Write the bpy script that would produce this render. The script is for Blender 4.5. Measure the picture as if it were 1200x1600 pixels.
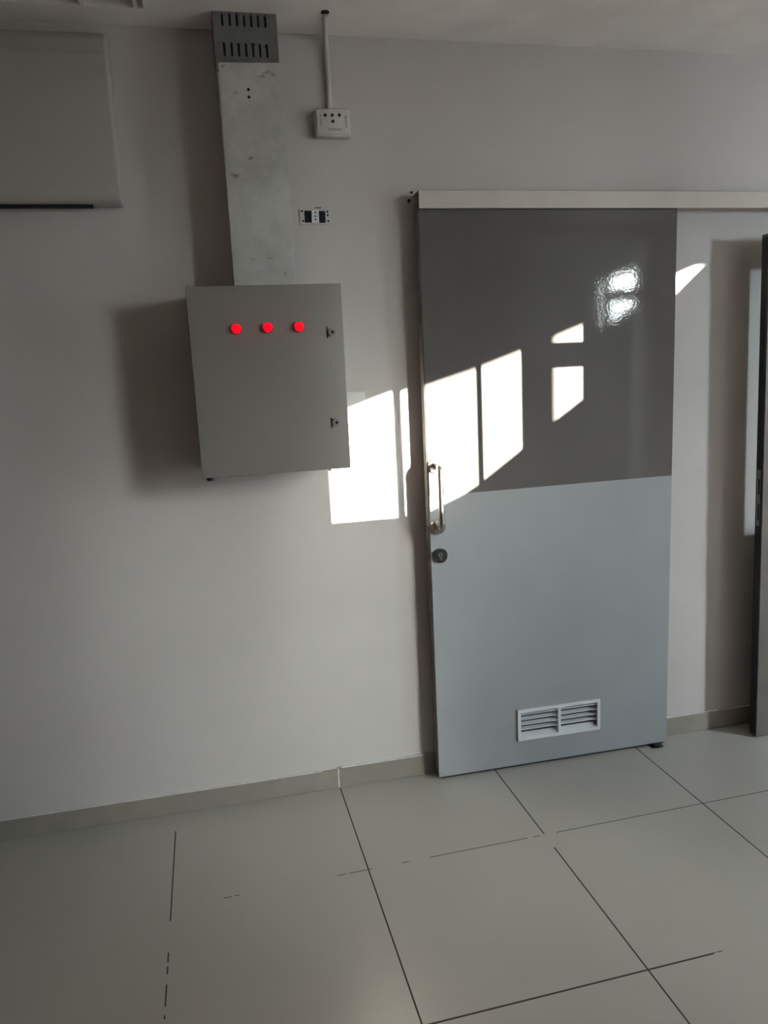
import bpy, bmesh, math
from mathutils import Vector, Matrix
S = bpy.context.scene
C = S.collection
for o in list(bpy.data.objects): bpy.data.objects.remove(o)

# ------------------------------------------------------------------ camera
F, PITCH, ROLL, YAW = 1165.8, -0.17658, -0.04781, 0.20463
CAM = Vector((0.08255, -2.59969, 1.5156))
cd = bpy.data.cameras.new('camera'); cam = bpy.data.objects.new('camera', cd); C.objects.link(cam)
fw = Vector((math.sin(YAW)*math.cos(PITCH), math.cos(YAW)*math.cos(PITCH), math.sin(PITCH)))
r0 = fw.cross(Vector((0, 0, 1))).normalized(); u0 = r0.cross(fw)
rr = r0*math.cos(ROLL)+u0*math.sin(ROLL); uu = -r0*math.sin(ROLL)+u0*math.cos(ROLL)
M = Matrix((rr, uu, -fw)).transposed().to_4x4(); M.translation = CAM
cam.matrix_world = M
cd.sensor_fit = 'VERTICAL'; cd.sensor_height = 36; cd.lens = F/1600*36
cd.clip_start = .02; cd.clip_end = 200
S.camera = cam

# ------------------------------------------------------------------ light
SUN_T, SUN_E = .65, .17
SKY_STRENGTH, SUN_STRENGTH, SUN_ANGLE = 4.6, 46.0, .14
LOBE_POWER, LOBE_STRENGTH = 75, 92.0
S.view_settings.view_transform = 'Standard'; S.view_settings.look = 'None'
S.view_settings.exposure = 1.13; S.view_settings.gamma = 1; S.view_settings.use_curve_mapping = False
W = bpy.data.worlds.new('world'); S.world = W; W.use_nodes = True
nt = W.node_tree; bg = nt.nodes['Background']
tc = nt.nodes.new('ShaderNodeTexCoord'); sp = nt.nodes.new('ShaderNodeSeparateXYZ'); rp = nt.nodes.new('ShaderNodeValToRGB')
nt.links.new(tc.outputs['Generated'], sp.inputs[0]); nt.links.new(sp.outputs['Z'], rp.inputs[0]); nt.links.new(rp.outputs[0], bg.inputs[0])
rp.color_ramp.elements[0].position = 0; rp.color_ramp.elements[0].color = (.74, .87, .95, 1)
rp.color_ramp.elements[1].position = .6; rp.color_ramp.elements[1].color = (.55, .72, .95, 1)
bg.inputs[1].default_value = SKY_STRENGTH
# hazy bright part of the sky around the low sun
LOBE_DIR = Vector((.72, -1, .31)).normalized()
dt = nt.nodes.new('ShaderNodeVectorMath'); dt.operation = 'DOT_PRODUCT'; dt.inputs[1].default_value = LOBE_DIR
nt.links.new(tc.outputs['Generated'], dt.inputs[0])
mxx = nt.nodes.new('ShaderNodeMath'); mxx.operation = 'MAXIMUM'; mxx.inputs[1].default_value = 0; nt.links.new(dt.outputs['Value'], mxx.inputs[0])
pw = nt.nodes.new('ShaderNodeMath'); pw.operation = 'POWER'; pw.inputs[1].default_value = LOBE_POWER; nt.links.new(mxx.outputs[0], pw.inputs[0])
ml = nt.nodes.new('ShaderNodeMath'); ml.operation = 'MULTIPLY'; ml.inputs[1].default_value = LOBE_STRENGTH; nt.links.new(pw.outputs[0], ml.inputs[0])
bg2 = nt.nodes.new('ShaderNodeBackground'); bg2.inputs[0].default_value = (.95, .98, .95, 1); nt.links.new(ml.outputs[0], bg2.inputs[1])
ad = nt.nodes.new('ShaderNodeAddShader'); nt.links.new(bg.outputs[0], ad.inputs[0]); nt.links.new(bg2.outputs[0], ad.inputs[1])
# clear blue part of the sky, off to the right
d2_ = nt.nodes.new('ShaderNodeVectorMath'); d2_.operation = 'DOT_PRODUCT'; d2_.inputs[1].default_value = Vector((1, -.42, .12)).normalized()
nt.links.new(tc.outputs['Generated'], d2_.inputs[0])
m2 = nt.nodes.new('ShaderNodeMath'); m2.operation = 'MAXIMUM'; m2.inputs[1].default_value = 0; nt.links.new(d2_.outputs['Value'], m2.inputs[0])
p2 = nt.nodes.new('ShaderNodeMath'); p2.operation = 'POWER'; p2.inputs[1].default_value = 16; nt.links.new(m2.outputs[0], p2.inputs[0])
s2 = nt.nodes.new('ShaderNodeMath'); s2.operation = 'MULTIPLY'; s2.inputs[1].default_value = 3; nt.links.new(p2.outputs[0], s2.inputs[0])
bg3 = nt.nodes.new('ShaderNodeBackground'); bg3.inputs[0].default_value = (.55, .84, 1, 1); nt.links.new(s2.outputs[0], bg3.inputs[1])
ad2 = nt.nodes.new('ShaderNodeAddShader'); nt.links.new(ad.outputs[0], ad2.inputs[0]); nt.links.new(bg3.outputs[0], ad2.inputs[1])
nt.links.new(ad2.outputs[0], nt.nodes['World Output'].inputs[0])
sl = bpy.data.lights.new('sun', 'SUN'); sl.energy = SUN_STRENGTH; sl.angle = math.radians(SUN_ANGLE); sl.color = (1, .93, .82)
so = bpy.data.objects.new('sun', sl); C.objects.link(so)
so.rotation_euler = Vector((-SUN_T, 1, -SUN_E)).to_track_quat('-Z', 'Y').to_euler(); so.location = (8, -12, 6)

def portal(name, loc, direction, sx, sy):
    l = bpy.data.lights.new(name, 'AREA'); l.shape = 'RECTANGLE'; l.size = sx; l.size_y = sy
    l.cycles.is_portal = True
    o = bpy.data.objects.new(name, l); C.objects.link(o); o.location = loc
    o.rotation_euler = Vector(direction).to_track_quat('-Z', 'Z').to_euler()
portal('window_portal', (2.52, -3.19, 2.01), (0, 1, 0), .3, 1.0)
portal('glass_door_portal', (3.03, -3.19, 1.25), (0, 1, 0), .77, 2.54)
portal('doorway_portal', (4.54, -2.23, 1.08), (-1, 0, 0), .5, 2.17)

# area lamp added for bluish daylight through the doorway on the right
dl = bpy.data.lights.new('doorway_fill_lamp', 'AREA'); dl.shape = 'RECTANGLE'; dl.size = .34; dl.size_y = 1.0
dl.energy = 85; dl.color = (.70, .90, 1)
do = bpy.data.objects.new('doorway_fill_lamp', dl); C.objects.link(do); do.location = (4.92, -2.77, 2.25)
do.rotation_euler = Vector((-1.06, 1, -.12)).to_track_quat('-Z', 'Y').to_euler()

# ------------------------------------------------------------------ materials
def mat(name, col, rough=.5, metal=0, spec=.5, coat=0, var=0, vscale=4, bump=0, bscale=60, emit=None, es=0, vdark=None, detail=4):
    m = bpy.data.materials.new(name); m.use_nodes = True; n = m.node_tree.nodes; L = m.node_tree.links
    b = n['Principled BSDF']; b.inputs['Base Color'].default_value = (*col, 1)
    b.inputs['Roughness'].default_value = rough; b.inputs['Metallic'].default_value = metal
    b.inputs['Specular IOR Level'].default_value = spec
    if coat: b.inputs['Coat Weight'].default_value = coat; b.inputs['Coat Roughness'].default_value = .05
    g = n.new('ShaderNodeNewGeometry')
    if var or vdark:
        t = n.new('ShaderNodeTexNoise'); t.inputs['Scale'].default_value = vscale; t.inputs['Detail'].default_value = detail
        L.new(g.outputs['Position'], t.inputs['Vector'])
        r = n.new('ShaderNodeValToRGB')
        lo = vdark or tuple(c*(1-var) for c in col); hi = tuple(min(1, c*(1+var)) for c in col)
        r.color_ramp.elements[0].position = .35; r.color_ramp.elements[0].color = (*lo, 1)
        r.color_ramp.elements[1].position = .65; r.color_ramp.elements[1].color = (*hi, 1)
        L.new(t.outputs['Fac'], r.inputs[0]); L.new(r.outputs[0], b.inputs['Base Color'])
    if bump:
        t = n.new('ShaderNodeTexNoise'); t.inputs['Scale'].default_value = bscale; t.inputs['Detail'].default_value = 3
        L.new(g.outputs['Position'], t.inputs['Vector'])
        bp = n.new('ShaderNodeBump'); bp.inputs['Strength'].default_value = 1; bp.inputs['Distance'].default_value = bump
        L.new(t.outputs['Fac'], bp.inputs['Height']); L.new(bp.outputs[0], b.inputs['Normal'])
    if emit: b.inputs['Emission Color'].default_value = (*emit, 1); b.inputs['Emission Strength'].default_value = es
    return m

m_wall = mat('wall_paint', (.53, .487, .460), .55, var=.03, vscale=2.2, bump=.0006, bscale=25, spec=.35)
m_ceil = mat('ceiling_plaster', (.86, .80, .76), .8, var=.05, vscale=6, bump=.002, bscale=18)
m_roomw = mat('side_wall_paint', (.46, .39, .35), .6, var=.03, vscale=2)
m_upper = mat('dark_grey_gloss_paint', (.116, .106, .100), .035, var=.04, vscale=5, bump=.00008, bscale=120, spec=.35)
m_lower = mat('light_grey_satin_paint', (.31, .32, .325), .32, var=.03, vscale=4, bump=.00012, bscale=90, spec=.5)
m_edge = mat('door_edge_gloss', (.16, .155, .145), .18, spec=.8, var=.1, vscale=10)
m_rail = mat('cream_gloss_rail', (.56, .515, .465), .10, var=.04, vscale=8, spec=.7, bump=.0004, bscale=22)
m_steel = mat('brushed_stainless', (.50, .475, .44), .22, metal=1, var=.05, vscale=40)
m_lock = mat('dark_lock_metal', (.13, .13, .13), .3, metal=1, var=.15, vscale=60)
m_dsteel = mat('dull_steel_lock', (.30, .30, .30), .35, metal=1, var=.15, vscale=60)
m_white = mat('white_plastic', (.66, .67, .68), .4, var=.02, vscale=12)
m_cream = mat('cream_plastic', (.60, .585, .54), .4, var=.02, vscale=12)
m_sock = mat('grey_white_plastic', (.56, .53, .49), .45, var=.04, vscale=30)
m_black = mat('black_rubber', (.012, .012, .013), .5, var=.1, vscale=30)
m_hole = mat('dark_hole', (.01, .009, .009), .9, var=.1, vscale=30)
m_cab = mat('cabinet_powder_coat', (.235, .212, .195), .42, var=.02, vscale=5, bump=.0001, bscale=300)
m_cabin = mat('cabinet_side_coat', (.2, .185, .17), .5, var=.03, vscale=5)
m_red = mat('red_lamp_lens', (.75, .005, .01), .3, emit=(1, .0, .008), es=.85, var=.02, vscale=60)
m_redb = mat('red_lamp_bezel', (.12, .02, .02), .4, var=.05, vscale=60)
m_base = mat('skirting_tile', (.27, .24, .205), .3, var=.07, vscale=9)
m_caulk = mat('white_caulk', (.62, .60, .57), .7, var=.1, vscale=50)
m_ac = mat('air_conditioner_plastic', (.43, .395, .365), .75, var=.02, vscale=4)
m_leaf = mat('brown_painted_door', (.115, .10, .085), .45, var=.12, vscale=7)
m_win = mat('window_frame_paint', (.45, .43, .40), .5, var=.03, vscale=7)
m_out = mat('outdoor_blocker', (.075, .06, .052), .9, var=.08, vscale=1)  # dark finish of the light blockers added outdoors
m_ground = mat('outdoor_paving', (.30, .29, .27), .9, var=.1, vscale=1.5)

# galvanised steel with stains
def galv(name, base, scale, seed):
    m = bpy.data.materials.new(name); m.use_nodes = True; n = m.node_tree.nodes; L = m.node_tree.links
    b = n['Principled BSDF']; b.inputs['Metallic'].default_value = .55; b.inputs['Roughness'].default_value = .55
    g = n.new('ShaderNodeNewGeometry'); mp = n.new('ShaderNodeMapping'); mp.inputs['Location'].default_value = (seed, 0, seed*2)
    L.new(g.outputs['Position'], mp.inputs[0])
    t = n.new('ShaderNodeTexNoise'); t.inputs['Scale'].default_value = scale; t.inputs['Detail'].default_value = 6; t.inputs['Roughness'].default_value = .65
    r = n.new('ShaderNodeValToRGB'); r.color_ramp.elements[0].position = .3; r.color_ramp.elements[1].position = .72
    r.color_ramp.elements[0].color = (*[c*.80 for c in base], 1); r.color_ramp.elements[1].color = (*[c*1.15 for c in base], 1)
    L.new(mp.outputs[0], t.inputs['Vector']); L.new(t.outputs['Fac'], r.inputs[0])
    t2 = n.new('ShaderNodeTexNoise'); t2.inputs['Scale'].default_value = scale*1.7; t2.inputs['Detail'].default_value = 3
    mp2 = n.new('ShaderNodeMapping'); mp2.inputs['Scale'].default_value = (1, 1, 1.6); L.new(mp.outputs[0], mp2.inputs[0]); L.new(mp2.outputs[0], t2.inputs['Vector'])
    r2 = n.new('ShaderNodeValToRGB'); r2.color_ramp.elements[0].position = .29; r2.color_ramp.elements[1].position = .36
    r2.color_ramp.elements[0].color = (.42, .41, .39, 1); r2.color_ramp.elements[1].color = (1, 1, 1, 1)
    L.new(t2.outputs['Fac'], r2.inputs[0])
    mx = n.new('ShaderNodeMix'); mx.data_type = 'RGBA'; mx.blend_type = 'MULTIPLY'; mx.inputs['Factor'].default_value = 1
    L.new(r.outputs[0], mx.inputs['A']); L.new(r2.outputs[0], mx.inputs['B']); L.new(mx.outputs['Result'], b.inputs['Base Color'])
    return m
m_galv = galv('galvanised_sheet', (.56, .56, .53), 9, 0)
m_galvd = galv('dull_perforated_steel', (.20, .20, .19), 14, 3)

# clear glass: transparent with a fresnel share of mirror
m_glass = bpy.data.materials.new('window_glass'); m_glass.use_nodes = True
n = m_glass.node_tree.nodes; L = m_glass.node_tree.links; n.remove(n['Principled BSDF'])
tr = n.new('ShaderNodeBsdfTransparent'); gl = n.new('ShaderNodeBsdfGlossy'); gl.inputs['Roughness'].default_value = .02
tr.inputs[0].default_value = (.96, .98, .98, 1)
fc = n.new('ShaderNodeLayerWeight'); fc.inputs['Blend'].default_value = .5; mx = n.new('ShaderNodeMixShader')
pf = n.new('ShaderNodeMath'); pf.operation = 'POWER'; pf.inputs[1].default_value = 4; L.new(fc.outputs['Facing'], pf.inputs[0])
fr = n.new('ShaderNodeMath'); fr.operation = 'MULTIPLY_ADD'; fr.inputs[1].default_value = .85; fr.inputs[2].default_value = .03; L.new(pf.outputs[0], fr.inputs[0])
L.new(fr.outputs[0], mx.inputs[0]); L.new(tr.outputs[0], mx.inputs[1]); L.new(gl.outputs[0], mx.inputs[2]); L.new(mx.outputs[0], n['Material Output'].inputs[0])

# floor tiles 60x60 with thin broken grout lines
GX, GY, GR = .41153, -.50962, .0236
def tile_mat():
    m = bpy.data.materials.new('floor_tiles'); m.use_nodes = True; n = m.node_tree.nodes; L = m.node_tree.links
    b = n['Principled BSDF']
    g = n.new('ShaderNodeNewGeometry'); s = n.new('ShaderNodeSeparateXYZ'); L.new(g.outputs['Position'], s.inputs[0])
    def ma(op, a, bb=None, c=None):
        k = n.new('ShaderNodeMath'); k.operation = op
        for i, v in enumerate((a, bb, c)):
            if v is None: continue
            if isinstance(v, (int, float)): k.inputs[i].default_value = v
            else: L.new(v, k.inputs[i])
        return k.outputs[0]
    c_, s_ = math.cos(GR)/.6, math.sin(GR)/.6
    dx = ma('SUBTRACT', s.outputs['X'], GX); dy = ma('SUBTRACT', s.outputs['Y'], GY)
    u = ma('ADD', ma('MULTIPLY', dx, c_), ma('MULTIPLY', dy, s_)); v = ma('SUBTRACT', ma('MULTIPLY', dx, s_), ma('MULTIPLY', dy, c_))
    # the columns of tiles fan out a touch, as laid
    def line(w, width):
        fr = ma('SUBTRACT', w, ma('ROUND', w)); return ma('LESS_THAN', ma('ABSOLUTE', fr), width/.6/2)
    nz = n.new('ShaderNodeTexNoise'); nz.inputs['Scale'].default_value = 17; nz.inputs['Detail'].default_value = 2; L.new(g.outputs['Position'], nz.inputs['Vector'])
    N = nz.outputs['Fac']
    def btw(w, a_, b_): return ma('MULTIPLY', ma('GREATER_THAN', w, a_), ma('LESS_THAN', w, b_))
    def rag(k): return ma('GREATER_THAN', N, k)
    def mul(*a_):
        r_ = a_[0]
        for q_ in a_[1:]: r_ = ma('MULTIPLY', r_, q_)
        return r_
    def mx_(*a_):
        r_ = a_[0]
        for q_ in a_[1:]: r_ = ma('MAXIMUM', r_, q_)
        return r_
    # grout columns: worn away in places on the left line, a chip missing where two tiles meet
    c1 = mul(line(u, .0046), ma('GREATER_THAN', u, -.5), ma('SUBTRACT', 1, mul(btw(u, .5, 1.5), btw(v, -.005, .12))))
    c2 = mul(line(u, .0040), btw(u, -1.5, -.5), mx_(btw(v, -.67, .09), btw(v, -.91, -.86), btw(v, .30, .36), btw(v, .385, .43), btw(v, .49, .61), btw(v, .655, .675), btw(v, .70, .9)))
    c3 = mul(line(u, .0030), ma('LESS_THAN', u, -1.5), rag(.62))
    # grout rows
    r1 = mul(line(v, .0032), btw(v, -.5, .5), mx_(ma('GREATER_THAN', u, 1.07), mul(btw(u, .33, .98), rag(.44)), btw(u, .18, .22), btw(u, -.10, .02), btw(u, -.165, -.12), btw(u, -.745, -.705), btw(u, -.69, -.665)))
    r2 = mul(line(v, .0052), ma('GREATER_THAN', v, .5), mx_(btw(u, -.02, 1.27), mul(ma('GREATER_THAN', u, 1.2), rag(.47))))
    r3 = mul(line(v, .0030), ma('LESS_THAN', v, -.5), rag(.45))
    gm = mx_(c1, c2, c3, r1, r2, r3)
    t = n.new('ShaderNodeTexNoise'); t.inputs['Scale'].default_value = 1.6; t.inputs['Detail'].default_value = 5; L.new(g.outputs['Position'], t.inputs['Vector'])
    r = n.new('ShaderNodeValToRGB'); r.color_ramp.elements[0].position = .3; r.color_ramp.elements[1].position = .7
    r.color_ramp.elements[0].color = (.40, .380, .335, 1); r.color_ramp.elements[1].color = (.44, .42, .375, 1); L.new(t.outputs['Fac'], r.inputs[0])
    mx = n.new('ShaderNodeMix'); mx.data_type = 'RGBA'; L.new(gm, mx.inputs['Factor']); L.new(r.outputs[0], mx.inputs['A']); mx.inputs['B'].default_value = (.05, .038, .028, 1)
    L.new(mx.outputs['Result'], b.inputs['Base Color'])
    rf = n.new('ShaderNodeMapRange'); L.new(t.outputs['Fac'], rf.inputs[0]); rf.inputs[3].default_value = .285; rf.inputs[4].default_value = .36
    L.new(ma('ADD', rf.outputs[0], ma('MULTIPLY', gm, .5)), b.inputs['Roughness'])
    bp = n.new('ShaderNodeBump'); bp.invert = True; bp.inputs['Distance'].default_value = .001; bp.inputs['Strength'].default_value = .6; L.new(gm, bp.inputs['Height']); L.new(bp.outputs[0], b.inputs['Normal'])
    return m
m_tile = tile_mat()

# ------------------------------------------------------------------ mesh helpers
class MB:
    def __init__(s): s.bm = bmesh.new()
    def box(s, x0, x1, y0, y1, z0, z1, bev=0, seg=2):
        r = bmesh.ops.create_cube(s.bm, size=1)
        for v in r['verts']: v.co = Vector(((x0+x1)/2+v.co.x*(x1-x0), (y0+y1)/2+v.co.y*(y1-y0), (z0+z1)/2+v.co.z*(z1-z0)))
        if bev:
            es = list({e for v in r['verts'] for e in v.link_edges})
            bmesh.ops.bevel(s.bm, geom=es, offset=bev, segments=seg, affect='EDGES', profile=.5)
        return s
    def prism(s, pts, axis, a, b):
        """outline pts (2-D, ccw) extruded along axis from a to b; axis y: pts=(x,z); axis x: pts=(y,z); axis z: pts=(x,y)"""
        def P(p, t): return {'y': (p[0], t, p[1]), 'x': (t, p[0], p[1]), 'z': (p[0], p[1], t)}[axis]
        A = [s.bm.verts.new(P(p, a)) for p in pts]; B = [s.bm.verts.new(P(p, b)) for p in pts]
        s.bm.faces.new(A); s.bm.faces.new(B[::-1])
        k = len(pts)
        for i in range(k): s.bm.faces.new((A[i], B[i], B[(i+1) % k], A[(i+1) % k]))
        return s
    def cyl(s, c, r, h, axis='y', seg=24, r2=None, bev=0):
        q = bmesh.ops.create_cone(s.bm, cap_ends=True, segments=seg, radius1=r, radius2=r if r2 is None else r2, depth=h)
        R = {'y': Matrix.Rotation(math.pi/2, 3, 'X'), 'x': Matrix.Rotation(math.pi/2, 3, 'Y'), 'z': Matrix.Identity(3)}[axis]
        for v in q['verts']: v.co = R @ v.co + Vector(c)
        if bev:
            es = [e for e in {e for v in q['verts'] for e in v.link_edges} if any(len(f.verts) > 4 for f in e.link_faces)]
            bmesh.ops.bevel(s.bm, geom=es, offset=bev, segments=2, affect='EDGES')
        return s
    def tube(s, pts, r, seg=14, sx=1, cap=True):
        pts = [Vector(p) for p in pts]; rings = []; N = None
        for i, p in enumerate(pts):
            t = (pts[min(i+1, len(pts)-1)]-pts[max(i-1, 0)]).normalized()
            if N is None: N = t.orthogonal().normalized() if abs(t.x) > .9 else t.cross(t.cross(Vector((1, 0, 0)))).normalized()*-1
            N = (N-t*N.dot(t)).normalized(); B = t.cross(N)
            rings.append([s.bm.verts.new(p+(N*math.cos(a)+B*math.sin(a)*sx)*r) for a in [2*math.pi*k/seg for k in range(seg)]])
        for A, B in zip(rings, rings[1:]):
            for k in range(seg): s.bm.faces.new((A[k], A[(k+1) % seg], B[(k+1) % seg], B[k]))
        if cap: s.bm.faces.new(rings[0][::-1]); s.bm.faces.new(rings[-1])
        return s
    def build(s, name, m, parent=None, smooth=False, label=None):
        bmesh.ops.recalc_face_normals(s.bm, faces=s.bm.faces)
        me = bpy.data.meshes.new(name); s.bm.to_mesh(me); s.bm.free(); me.materials.append(m)
        if smooth:
            for p in me.polygons: p.use_smooth = True
            try: me.set_sharp_from_angle(angle=math.radians(35))
            except Exception: pass
        o = bpy.data.objects.new(name, me); C.objects.link(o)
        if parent:
            o.parent = parent
            o.matrix_parent_inverse = inv_world(parent)
        if label: o['label'] = label
        return o
def inv_world(p):
    m = Matrix.Identity(4)
    while p is not None:
        m = Matrix.LocRotScale(p.location, p.rotation_euler, p.scale) @ m if p.parent is None else p.matrix_parent_inverse @ Matrix.LocRotScale(p.location, p.rotation_euler, p.scale) @ m
        p = p.parent
    return m.inverted()
def thing(name, label, cat, loc, group=None, kind=None):
    o = bpy.data.objects.new(name, None); C.objects.link(o); o.location = loc; o.empty_display_size = .1
    o['label'] = label; o['category'] = cat
    if group: o['group'] = group
    if kind: o['kind'] = kind
    return o
def tag(o, label, cat, group=None, kind=None):
    o['label'] = label; o['category'] = cat
    if group: o['group'] = group
    if kind: o['kind'] = kind
    return o
def struct(o, label, cat): return tag(o, label, cat, kind='structure')
def wall_holes(name, rects, y0, y1, x0, x1, z0, z1, m):
    """wall in the xz plane with rectangular openings, as one closed-looking mesh of blocks"""
    mb = MB(); xs = sorted({x0, x1, *[r[0] for r in rects], *[r[1] for r in rects]}); zs = sorted({z0, z1, *[r[2] for r in rects], *[r[3] for r in rects]})
    for a, b in zip(xs, xs[1:]):
        for c, d in zip(zs, zs[1:]):
            if not any(r[0] <= a and b <= r[1] and r[2] <= c and d <= r[3] for r in rects): mb.box(a, b, y0, y1, c, d)
    return mb.build(name, m)

# ------------------------------------------------------------------ room shell
H = 2.611; XL, XR, XR2, YJ, YB = -1.9, 3.1, 4.4, -1.45, -3.0
mb = MB(); mb.box(XL, XR2, YB, 0, -.1, 0)
struct(mb.build('floor', m_tile), 'cream glazed floor tiles with thin dark broken grout lines', 'floor')

# ceiling, with a rectangular recess beside the top left corner of the picture
mb = MB()
RX0, RX1, RY0, RY1 = -.62, -.045, -.45, -.112
mb.box(XL-.15, XR2+.15, RY1, .15, H, H+.12); mb.box(XL-.15, XR2+.15, YB-.2, RY0, H, H+.12)
mb.box(XL-.15, RX0, RY0, RY1, H, H+.12); mb.box(RX1, XR2+.15, RY0, RY1, H, H+.12)
mb.box(RX0, RX1, RY0, RY1, H+.1, H+.12)
struct(mb.build('ceiling', m_ceil), 'plain pale plaster ceiling above the grey wall', 'ceiling')
struct(MB().box(XL-.15, XR2+.15, 0, .15, -.1, H).build('wall_back', m_wall), 'grey painted wall behind the sliding door and metal cabinet', 'wall')
struct(MB().box(XL-.15, XL, YB-.2, 0, -.1, H).build('wall_left', m_roomw), 'painted wall on the left side of the room', 'wall')
# right wall with an open doorway that lets the daylight in along the wall
DY0, DY1 = -2.46, -2.02
mb = MB(); mb.box(XR2, XR2+.15, DY1, 0, -.1, H); mb.box(XR2, XR2+.15, YB-.2, DY0, -.1, H); mb.box(XR2, XR2+.15, DY0, DY1, 2.15, H); mb.box(XR2, XR2+.15, DY0, DY1, -.1, 0)
struct(mb.build('wall_right', m_roomw), 'painted wall with open doorway on the right side', 'wall')
# rear wall: small window, glazed door beside it, high narrow window
WX0, WX1, WZ0, WZ1 = 2.383, 2.630, 1.528, 2.50
QX0, QX1, QZ1 = 2.630, 3.40, 2.50
HX0, HX1, HZ0 = 3.60, 3.98, 1.85
struct(wall_holes('wall_rear', [(WX0, WX1, WZ0, WZ1), (QX0, QX1, 0, QZ1), (HX0, HX1, HZ0, WZ1)], YB-.2, YB, XL-.15, XR2+.15, -.1, H, m_roomw), 'painted wall with the window and glazed door, opposite the sliding door', 'wall')
def opening(root, xs, z0, z1, bars, d=.02):
    MB().box(xs[0], xs[-1], YB-d, YB, z1-.02, z1).build('window_frame', m_win, root)
    for a, b, dd in bars: MB().box(a, b, YB-dd, YB, z0, z1, .002, 1).build('window_mullion', m_win, root)
w1 = thing('window_1', 'small window beside the glazed door in the rear wall', 'window', ((WX0+WX1)/2, YB, WZ0), kind='structure')
opening(w1, (WX0, WX1), WZ0, WZ1, ())
MB().box(WX0, WX1, YB-.014, YB-.010, WZ0, WZ1-.02).build('window_pane', m_glass, w1)
w2 = thing('window_2', 'narrow high window in the rear wall', 'window', ((HX0+HX1)/2, YB, HZ0), kind='structure')
opening(w2, (HX0, HX1), HZ0, WZ1, ())
MB().box(HX0, HX1, YB-.014, YB-.010, HZ0, WZ1-.02).build('window_pane', m_glass, w2)
w3 = thing('door_3', 'glazed door with narrow panes in the rear wall', 'glass door', ((QX0+QX1)/2, YB, .01), kind='structure')
opening(w3, (QX0, QX1), .01, QZ1, ((2.640, 2.655, .03), (2.876, 2.888, .02), (3.045, 3.085, .02), (3.365, 3.40, .02)))
MB().box(3.085, 3.365, YB-.02, YB, 2.026, 2.112, .002, 1).build('door_transom', m_win, w3)
MB().box(QX0, QX1, YB-.02, YB, .005, .08).build('door_threshold', m_win, w3)
for a, b in ((2.655, 2.876), (2.888, 3.045), (3.085, 3.365)):
    MB().box(a, b, YB-.014, YB-.010, .08, QZ1-.02).build('glass_pane', m_glass, w3)

# skirting
mb = MB()
mb.box(XL, .394, -.010, 0, 0, .074, .002, 1); mb.box(.400, XR2, -.010, 0, 0, .078, .002, 1)
bb = struct(mb.build('baseboard_back', m_base), 'beige tile skirting at the foot of the grey wall', 'skirting')
MB().box(.394, .400, -.0105, 0, 0, .08).build('grout_joint', m_caulk, bb, label='white grout joint')
mb = MB()
import random
rnd = random.Random(4)
x = XL
while x < XR2-.05:
    w = rnd.uniform(.03, .09); h = rnd.uniform(.001, .005); zb = .074 if x < .39 else .078
    if not (.33 < x < .41): mb.box(x, min(x+w, XR2), -.0085, 0, zb, zb+h, .0004, 1)
    x += w
mb.build('sealant_bead', m_caulk, bb, label='uneven pale sealant along the top')

# ------------------------------------------------------------------ outdoors: unseen ground, plus blockers added to shape the sun patches
struct(MB().box(-12, 40, -40, YB-.2, -.4, -.3).build('ground', m_ground), 'paved ground outside the window', 'ground')
struct(MB().box(XR2+.15, 40, YB-.2, 20, -.4, -.12).build('ground_side', m_ground), 'paved ground outside the doorway', 'ground')
def sunpt(x, z, y0, Y):      # follow the sun's ray from a point (x, y0, z) back to the plane y = -Y
    k = Y+y0; return (x+SUN_T*k, z+SUN_E*k)
D_ = -.069
Yp = 5.0
low = [sunpt(.30, .85, 0, Yp), sunpt(.776, 1.040, D_, Yp), sunpt(.953, 1.112, D_, Yp), sunpt(.994, 1.135, D_, Yp), sunpt(1.133, 1.230, D_, Yp), sunpt(1.289, 1.343, D_, Yp), sunpt(1.382, 1.405, D_, Yp), sunpt(1.46, 1.46, D_, Yp)]
tag(MB().prism([(low[0][0], -.3), (low[-1][0], -.3)]+low[::-1], 'y', -Yp-.06, -Yp).build('lower_sun_blocker', m_out), 'unseen sloping slab added outdoors to cut the lower edge of the sun patches', 'sun blocker')  # added slab, outlined to trim the sun patches from below
Yr = 12.0
rf = [sunpt(1.60, 1.602, 0, Yr), sunpt(1.777, 1.752, 0, Yr), sunpt(1.948, 1.899, 0, Yr), sunpt(2.45, 2.33, 0, Yr)]
tag(MB().prism([(rf[0][0], -.3), (rf[-1][0], -.3)]+rf[::-1], 'y', -Yr-.1, -Yr).build('right_sun_blocker', m_out), 'unseen sloping slab added outdoors to cut the right-hand sun patch', 'outbuilding')  # added slab, outlined to trim the sun patch right of the door
Yc = 8.0
top = [sunpt(.0, 1.235, 0, Yc), sunpt(.521, 1.418, 0, Yc), sunpt(.70, 1.475, 0, Yc), sunpt(.765, 1.480, D_, Yc), sunpt(.957, 1.533, D_, Yc), sunpt(1.139, 1.592, D_, Yc), sunpt(1.377, 1.676, D_, Yc), sunpt(1.777, 1.845, 0, Yc), sunpt(1.948, 1.904, 0, Yc), sunpt(2.6, 2.12, 0, Yc)]
tag(MB().prism(top+[(x, z+.8) for x, z in top[::-1]], 'y', -Yc-.05, -Yc).build('upper_sun_blocker', m_out), 'unseen sloping slab added outdoors to cut the upper edge of the sun patches', 'beam')  # added slab, outlined to trim the sun patches from above
Yq = 10.0
tag(MB().box(1.5, 6.80, -Yq-4, -Yq, -.3, 7.5).build('reflection_sky_blocker', m_out), 'tall unseen block added to keep sky out of the door reflection', 'sky blocker')  # added block, hides the sky left of the reflected pane
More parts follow.
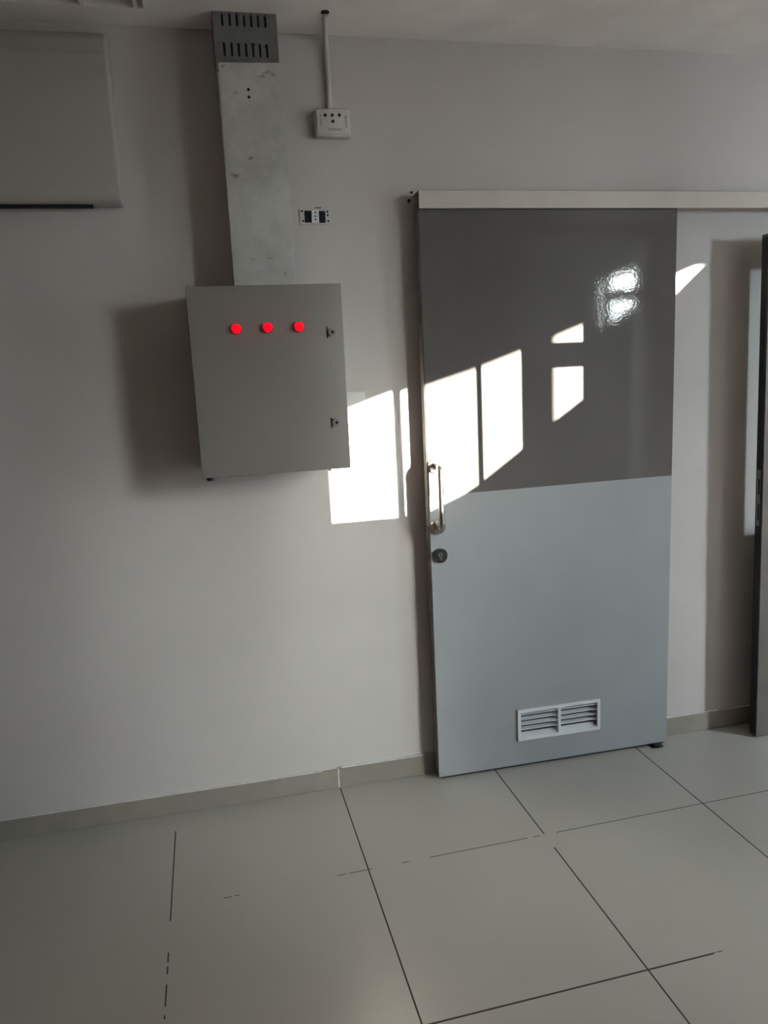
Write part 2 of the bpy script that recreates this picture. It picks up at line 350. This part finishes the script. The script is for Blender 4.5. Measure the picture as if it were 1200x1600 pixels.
def sun_blocker(a, b, nm, lab):  # unseen uprights added to cut the sun into separate patches
    tag(MB().box(a+SUN_T*7, b+SUN_T*7, -Yq-.1, -Yq, -.3, 5.5).build(nm, m_out), lab, 'sun_blocker')
sun_blocker(3.108, 3.163, 'slim_sun_blocker', 'slim unseen post left of the wide pier')
sun_blocker(3.353, 3.665, 'wide_sun_blocker', 'wide unseen slab added to block the sun right of the slim post')

# ------------------------------------------------------------------ sliding door
DL, DR, DT, DF, DB = .7734, 1.7326, 2.0667, -.0692, -.030
d1 = thing('door_1', 'grey sliding door, glossy dark top and pale lower half, hung in front of the wall', 'sliding door', ((DL+DR)/2, (DF+DB)/2, .01), kind='structure')
seamL, seamR = 1.097, 1.102
DZ = .013
MB().prism([(DL, seamL), (DR, seamR), (DR, DT+.02), (DL, DT+.02)], 'y', DF, DB).build('upper_panel', m_upper, d1, label='glossy dark grey upper half')
mb = MB()   # lower half with the opening for the grille
VX0, VX1, VZ0, VZ1 = 1.098, 1.428, .120, .234
mb.prism([(DL, DZ), (VX0, DZ), (VX0, seamL+.0017), (DL, seamL)], 'y', DF, DB)
mb.prism([(VX1, DZ), (DR, DZ), (DR, seamR), (VX1, seamR-.0017)], 'y', DF, DB)
mb.prism([(VX0, DZ), (VX1, DZ), (VX1, VZ0), (VX0, VZ0)], 'y', DF, DB)
mb.prism([(VX0, VZ1), (VX1, VZ1), (VX1, seamR-.0017), (VX0, seamL+.0017)], 'y', DF, DB)
mb.build('lower_panel', m_lower, d1, label='pale grey satin lower half')
MB().box(DL-.003, DL, DB-.036, DB+.002, DZ, DT).build('edge_strip', m_edge, d1, label='glossy edge strip')
MB().box(DL-.0045, DL-.003, -.058, -.040, .86, .99, .0005, 1).build('lock_faceplate', m_steel, d1, label='slim steel faceplate on the door edge')
MB().box(DL+.01, DR-.01, DF+.006, DB-.004, .004, DZ).build('bottom_gap_strip', m_black, d1, label='black strip standing for the dark gap below the door')  # black strip painted in for the dark gap under the door
# grille
g = MB()
fx0, fx1, fz0, fz1, fy = 1.091, 1.436, .113, .241, DF-.009
t_ = .013
g.box(fx0, fx1, fy, DF+.001, fz1-t_, fz1, .0015, 1); g.box(fx0, fx1, fy, DF+.001, fz0, fz0+t_, .0015, 1)
g.box(fx0, fx0+t_, fy, DF+.001, fz0+t_, fz1-t_, .0015, 1); g.box(fx1-t_, fx1, fy, DF+.001, fz0+t_, fz1-t_, .0015, 1)
# sloping inner reveal of the frame
g.prism([(fy+.002, fz0+t_-.001), (DF+.016, fz0+t_+.013), (DF+.016, fz0+t_-.001)], 'x', fx0+t_, fx1-t_)
grille = g.build('vent_grille', m_white, d1, label='white louvred vent grille')
cx_ = (fx0+fx1)/2
MB().box(cx_-.006, cx_+.006, fy+.002, DB-.004, fz0+t_, fz1-t_, .0015, 1).build('centre_mullion', m_white, grille)
for a, b in ((fx0+t_, cx_-.006), (cx_+.006, fx1-t_)):
    mb = MB()
    for k in range(4):
        zc = fz0+t_+.030+k*.0205
        mb.prism([(DF-.002, zc-.001), (DF-.002, zc+.0015), (DF+.018, zc+.0045), (DF+.018, zc+.002)], 'x', a, b)
    mb.build('louvers', m_white, grille)
MB().box(fx0+t_, fx1-t_, DB-.003, DB-.001, fz0+t_, fz1-t_).build('louver_shade_sheet', m_hole, grille, label='dark sheet standing for the shade behind the louvers')  # dark sheet paints the shade between the louvers
# pull handle
hx, hz0, hz1, hy = .801, .985, 1.205, -.126
pts = []
def arc(c, a0, a1, r, n=7): return [Vector((c[0], c[1]-r*math.sin(a0+(a1-a0)*k/n), c[2]+r*math.cos(a0+(a1-a0)*k/n))) for k in range(n+1)]
rb = .022
pts = [Vector((hx, DF, hz1))]+[Vector((hx, hy+rb-rb*math.sin(a), hz1-rb+rb*math.cos(a))) for a in [math.pi/2*k/8 for k in range(9)]]
pts += [Vector((hx, hy+rb-rb*math.cos(a), hz0+rb-rb*math.sin(a))) for a in [math.pi/2*k/8 for k in range(9)]]+[Vector((hx, DF, hz0))]
hd = MB().tube(pts, .0105, 18).build('pull_handle', m_steel, d1, smooth=True, label='D-shaped stainless steel pull handle')
for z in (hz1, hz0):
    MB().cyl((hx, DF-.004, z), .027, .008, 'y', 36, bev=.002).cyl((hx, DF-.011, z), .0135, .008, 'y', 24).build('rosette', m_steel, hd, smooth=True)
lk = MB().cyl((.806, DF-.004, .878), .0265, .008, 'y', 40, bev=.0025).build('lock_rosette', m_lock, d1, smooth=True, label='round dull steel lock rosette')
MB().cyl((.806, DF-.010, .882), .0085, .006, 'y', 20).box(.8025, .8095, DF-.013, DF-.007, .864, .882, .001, 1).build('lock_cylinder', m_dsteel, lk, smooth=True)
MB().box(.8050, .8070, DF-.0145, DF-.011, .879, .887).build('keyhole', m_hole, lk)

# track cover above the door
tk = thing('door_track_cover', 'cream glossy track cover running above the sliding door', 'track cover', (1.7, -.045, 2.1))
mb = MB(); mb.box(.7725, 3.05, -.0835, -.0805, 2.0645, 2.1225, .0012, 2); mb.box(.7725, 3.05, -.0835, 0, 2.1195, 2.1225, .001, 1)
mb.build('fascia', m_rail, tk)
MB().box(.79, 3.03, -.062, -.002, 2.088, 2.117).build('track', m_dsteel, tk, label='steel track behind the fascia')
tag(MB().cyl((.770, -.002, 2.133), .004, .006, 'y', 12).build('wall_plug', m_hole), 'dark wall plug at the top corner of the track cover', 'wall plug', 'plugs beside the track cover')
tag(MB().cyl((.760, -.002, 2.106), .0055, .006, 'y', 12).build('wall_plug', m_hole), 'dark wall plug left of the track cover end', 'wall plug', 'plugs beside the track cover')

# floor guide
fg = MB().box(1.66, 1.71, -.088, -.03, 0, .004, .001, 1).cyl((1.685, -.080, .007), .013, .012, 'z', 20, bev=.002).build('floor_guide', m_black, smooth=True)
tag(fg, 'small black floor guide under the right end of the sliding door', 'door guide')

# ------------------------------------------------------------------ hinged door at the right edge
d2 = thing('door_2', 'brown hinged door with glass upper part, standing open against the wall at right', 'door', (3.06, -.11, .008), kind='structure')
LX0, LX1, LY0, LY1, LZ0, LZ1 = 2.100, 3.06, -.132, -.092, .012, 1.975
GX0, GX1, GZ0, GZ1 = LX0+.125, LX1-.14, .87, 1.865
def fr_(x0, x1, z0, z1, nm, m=m_leaf): return MB().box(x0, x1, LY0, LY1, z0, z1, .0015, 1).build(nm, m, d2)
fr_(LX0, GX0, LZ0, LZ1, 'stile'); fr_(GX1, LX1, LZ0, LZ1, 'stile'); fr_(GX0, GX1, GZ1, LZ1, 'top_rail'); fr_(GX0, GX1, LZ0, GZ0, 'bottom_panel')
MB().box(GX0, GX1, -.115, -.110, GZ0, GZ1).build('glass_pane', m_glass, d2)
MB().box(LX0-.0012, LX0, LY0+.006, LY1-.003, LZ0+.01, LZ1-.01).build('edge_seal', m_black, d2, label='black edge of the leaf')
lp = MB().box(LX0-.0035, LX0-.001, LY0+.010, LY1-.010, .89, 1.11, .0008, 1).build('lock_faceplate', m_dsteel, d2, label='steel lock faceplate on the free edge')
for a, b in ((1.015, 1.075), (.915, .975)):
    MB().box(LX0-.0045, LX0-.003, LY0+.014, LY1-.020, a, b).build('bolt_slot', m_hole, lp)
MB().box(LX0+.004, LX1-.004, -.118, -.104, .001, LZ0).build('bottom_gap_strip', m_black, d2)
d2.rotation_euler = (0, math.radians(-1.0), 0); d2.location.z = .008+.010

# ------------------------------------------------------------------ electric cabinet
CX0, CX1, CZ0, CZ1, CY = .0045, .4692, 1.2395, 1.8103, -.25
cb = thing('electric_cabinet', 'grey steel wall cabinet with three red indicator lamps', 'cabinet', ((CX0+CX1)/2, 0, CZ0))
MB().box(CX0+.004, CX1-.004, CY+.022, 0, CZ0+.006, CZ1-.004, .002, 2).build('body', m_cabin, cb)
cdoor = MB().box(CX0, CX1, CY, CY+.018, CZ0, CZ1, .0025, 3).build('door', m_cab, cb, smooth=True)
MB().box(CX0+.007, CX1-.007, CY+.017, CY+.023, CZ0+.008, CZ1-.006).build('door_gap_strip', m_black, cb)  # black strip put in for the thin shadow gap behind the door
for (x, z) in ((.428, 1.665), (.425, 1.387)):
    lk = MB().cyl((x+.004, CY-.0025, z), .0115, .007, 'y', 28, bev=.001).build('door_lock', m_cab, cdoor, smooth=True)
for (x, z) in ((.428, 1.665), (.425, 1.387)):
    MB().cyl((x+.006, CY-.0064, z), .0045, .002, 'y', 16).build('keyway', m_hole, cdoor)
    MB().box(x-.0115, x-.0085, CY-.0010, CY+.001, z-.018, z+.016).build('lock_latch', m_hole, cdoor, label='narrow dark latch slot')
for i, (x, z) in enumerate(((.143, 1.684), (.237, 1.685), (.332, 1.684))):
    b = MB().cyl((x, CY-.003, z), .0158, .007, 'y', 32, bev=.0015).build('lamp_bezel', m_redb, cb, smooth=True)
    MB().cyl((x, CY-.010, z), .0148, .014, 'y', 32, r2=.0128, bev=.003).build('lamp_lens', m_red, b, smooth=True, label='glowing red lamp lens')
MB().cyl((.030, -.215, CZ0-.004), .014, .016, 'z', 20, bev=.002).build('cable_gland', m_black, cb, smooth=True, label='black cable gland under the left corner')
MB().cyl((.405, -.225, CZ0-.003), .005, .010, 'z', 12).build('hinge_pin', m_dsteel, cb)
MB().cyl((CX0+.008, CY+.012, CZ1+.002), .0035, .008, 'z', 12).build('hinge_pin', m_dsteel, cb)

# ------------------------------------------------------------------ cable tray
ct = thing('cable_tray', 'galvanised steel cable tray from the ceiling down to the cabinet', 'cable tray', (.25, -.10, CZ1))
# perforated upper channel, front sheet built with real slots
px0, px1, pz0, pz1, py = .147, .338, 2.45, H, -.122
mb = MB()
slots = [.177, .199, .220, .2415, .2625, .283, .304]
rows = [(2.489, 2.527), (2.572, 2.607)]
xs = [px0]+[v for s_ in slots for v in (s_-.0032, s_+.0032)]+[px1]
zs = [pz0]+[v for r in rows for v in r]+[pz1]
for i in range(len(xs)-1):
    for j in range(len(zs)-1):
        if i % 2 == 1 and j % 2 == 1: continue
        mb.box(xs[i], xs[i+1], py, py+.0016, zs[j], zs[j+1])
mb.box(px0, px0+.0016, py, py+.05, pz0, pz1); mb.box(px1-.0016, px1, py, py+.05, pz0, pz1)
MB().box(px0+.003, px1-.003, py+.012, py+.014, pz0, pz1-.004).build('slot_shade_sheet', m_black, ct, label='dark sheet added as shade behind the slots')  # black sheet put in so the slots look shaded inside
mb.build('perforated_channel', m_galvd, ct, label='dull perforated steel channel with two rows of slots')
mb = MB()
mb.prism([(.151, CZ1-.002), (.343, CZ1-.002), (.343, 2.473), (.156, 2.468)], 'y', -.130, -.1284)
mb.box(.1515, .153, -.1284, -.080, CZ1-.002, 2.466); mb.box(.3415, .343, -.1284, -.080, CZ1-.002, 2.47)
mb.build('cover_sheet', m_galv, ct, label='pale scuffed galvanised cover sheet')
for z in (2.395, 2.374): MB().cyl((.239, -.1305, z), .0045, .001, 'y', 14).build('screw_hole', m_hole, ct)
MB().box(.343, .3445, -.1295, -.126, CZ1, 2.06).build('sealant_line', m_caulk, ct, label='thin white sealant line on the right edge')
MB().box(.17, .32, -.08, 0, 1.84, 1.862).build('wall_bracket', m_dsteel, ct); MB().box(.17, .32, -.121, 0, 2.53, 2.55).build('wall_bracket', m_dsteel, ct)

# ------------------------------------------------------------------ surface socket + conduit
cn = tag(MB().tube([(.5035, -.009, 2.382), (.504, -.009, 2.45), (.5035, -.010, 2.52), (.503, -.011, 2.565), (.501, -.016, 2.585), (.499, -.030, 2.594), (.495, -.06, 2.598), (.490, -.10, 2.600), (.486, -.130, 2.601), (.484, -.142, 2.607)], .0088, 12).build('cable_conduit', m_sock, smooth=True), 'pale plastic conduit from the ceiling down to the surface socket', 'conduit')
MB().cyl((.483, -.150, H-.0008), .013, .002, 'z', 16).build('ceiling_hole', m_hole, cn, label='dark hole where the conduit enters the ceiling')
sk = thing('surface_socket', 'small pale surface-mounted socket box with round holes', 'socket', (.509, 0, 2.34))
box = MB().box(.450, .566, -.034, 0, 2.297, 2.381, .004, 2).build('back_box', m_sock, sk, smooth=True)
MB().box(.4545, .5615, -.040, -.034, 2.303, 2.377, .003, 2).build('face_plate', m_sock, sk, smooth=True)
for x, z in ((.483, 2.358), (.506, 2.3585), (.529, 2.359), (.507, 2.340)):
    MB().cyl((x, -.0402, z), .0052, .0012, 'y', 16).build('round_hole', m_hole, sk)
mb = MB()
for z in (2.356, 2.343, 2.335, 2.327): mb.box(.4655, .4705, -.0406, -.040, z-.0022, z+.0022)
for z in (2.356, 2.349, 2.341, 2.333, 2.324): mb.box(.547, .5525, -.0406, -.040, z-.002, z+.0015)
mb.box(.489, .535, -.0406, -.040, 2.3165, 2.3185); mb.box(.492, .530, -.0406, -.040, 2.3125, 2.3140)
mb.build('small_markings', mat('faded_marking', (.24, .22, .20), .7, var=.1, vscale=90), sk)

# flush box with missing cover
fb = thing('flush_socket', 'uncovered flush socket with white centre module and dark gaps', 'socket', (.438, 0, 2.056))
MB().box(.384, .486, -.004, 0, 2.031, 2.080, .001, 1).build('mounting_frame', m_wall, fb)
MB().box(.401, .4225, -.0055, -.003, 2.037, 2.074, .0005, 1).build('empty_slot', m_hole, fb)
MB().box(.448, .4700, -.0055, -.003, 2.036, 2.073, .0005, 1).build('empty_slot', m_hole, fb)
md = MB().box(.4235, .4480, -.010, -.003, 2.035, 2.0755, .001, 1).build('socket_module', m_white, fb, label='white centre module')
for z in (2.067, 2.0555, 2.045): MB().cyl((.436, -.0103, z), .0026, .001, 'y', 12).build('pin_hole', m_hole, md)
for x, z in ((.393, 2.073), (.395, 2.042), (.4775, 2.071), (.478, 2.060), (.479, 2.041)): MB().cyl((x, -.0044, z), .0034, .0012, 'y', 12).build('screw', m_hole, fb)
MB().box(.438, .458, -.002, 0, 2.0835, 2.0855).build('plaster_crack', m_hole, fb)

# blank plate partly behind the cabinet
bp_ = thing('blank_wall_plate', 'square cream wall plate at the right edge of the cabinet', 'wall plate', (.535, 0, 1.44))
MB().box(.494, .5745, -.007, 0, 1.398, 1.4765, .0025, 2).build('plate', m_cream, bp_, smooth=True)
MB().box(.532, .556, -.0085, -.006, 1.440, 1.4425, .0005, 1).build('notch', m_sock, bp_)

# ------------------------------------------------------------------ air conditioner, upper left
ac = thing('air_conditioner', 'flat pale wall-mounted air conditioning unit in the upper left corner below the ceiling', 'air conditioner', (-.55, 0, 2.05))
prof = [(0, 2.085), (-.03, 2.083), (-.050, 2.088), (-.064, 2.102), (-.070, 2.14), (-.071, 2.30), (-.069, 2.50), (-.06, 2.55), (-.04, 2.572), (0, 2.58)]
ab = MB().prism(prof, 'x', -1.02, -.165).build('casing', m_ac, ac)
bv = ab.modifiers.new('bevel', 'BEVEL'); bv.width = .012; bv.segments = 4
MB().box(-.99, -.255, -.046, -.030, 2.076, 2.0845).build('air_outlet', m_hole, ac, label='dark air outlet slot')

# ------------------------------------------------------------------ ceiling recess bars, top left
cv = thing('ceiling_grille', 'pale bars across a shallow dark recess in the ceiling at top left', 'grille', (-.3, -.28, H))
for a, b in ((-.222, -.206), (-.074, -.062), (-.42, -.408)): MB().box(a, b, RY0, RY1, H+.001, H+.012, .001, 1).build('bar', m_ceil, cv)
MB().box(RX0, RX1, RY0, RY1, H+.05, H+.06).build('backing', m_cabin, cv, label='grey panel coloured dark for the shade inside the recess')  # darker panel puts the shade of the recess into its colour
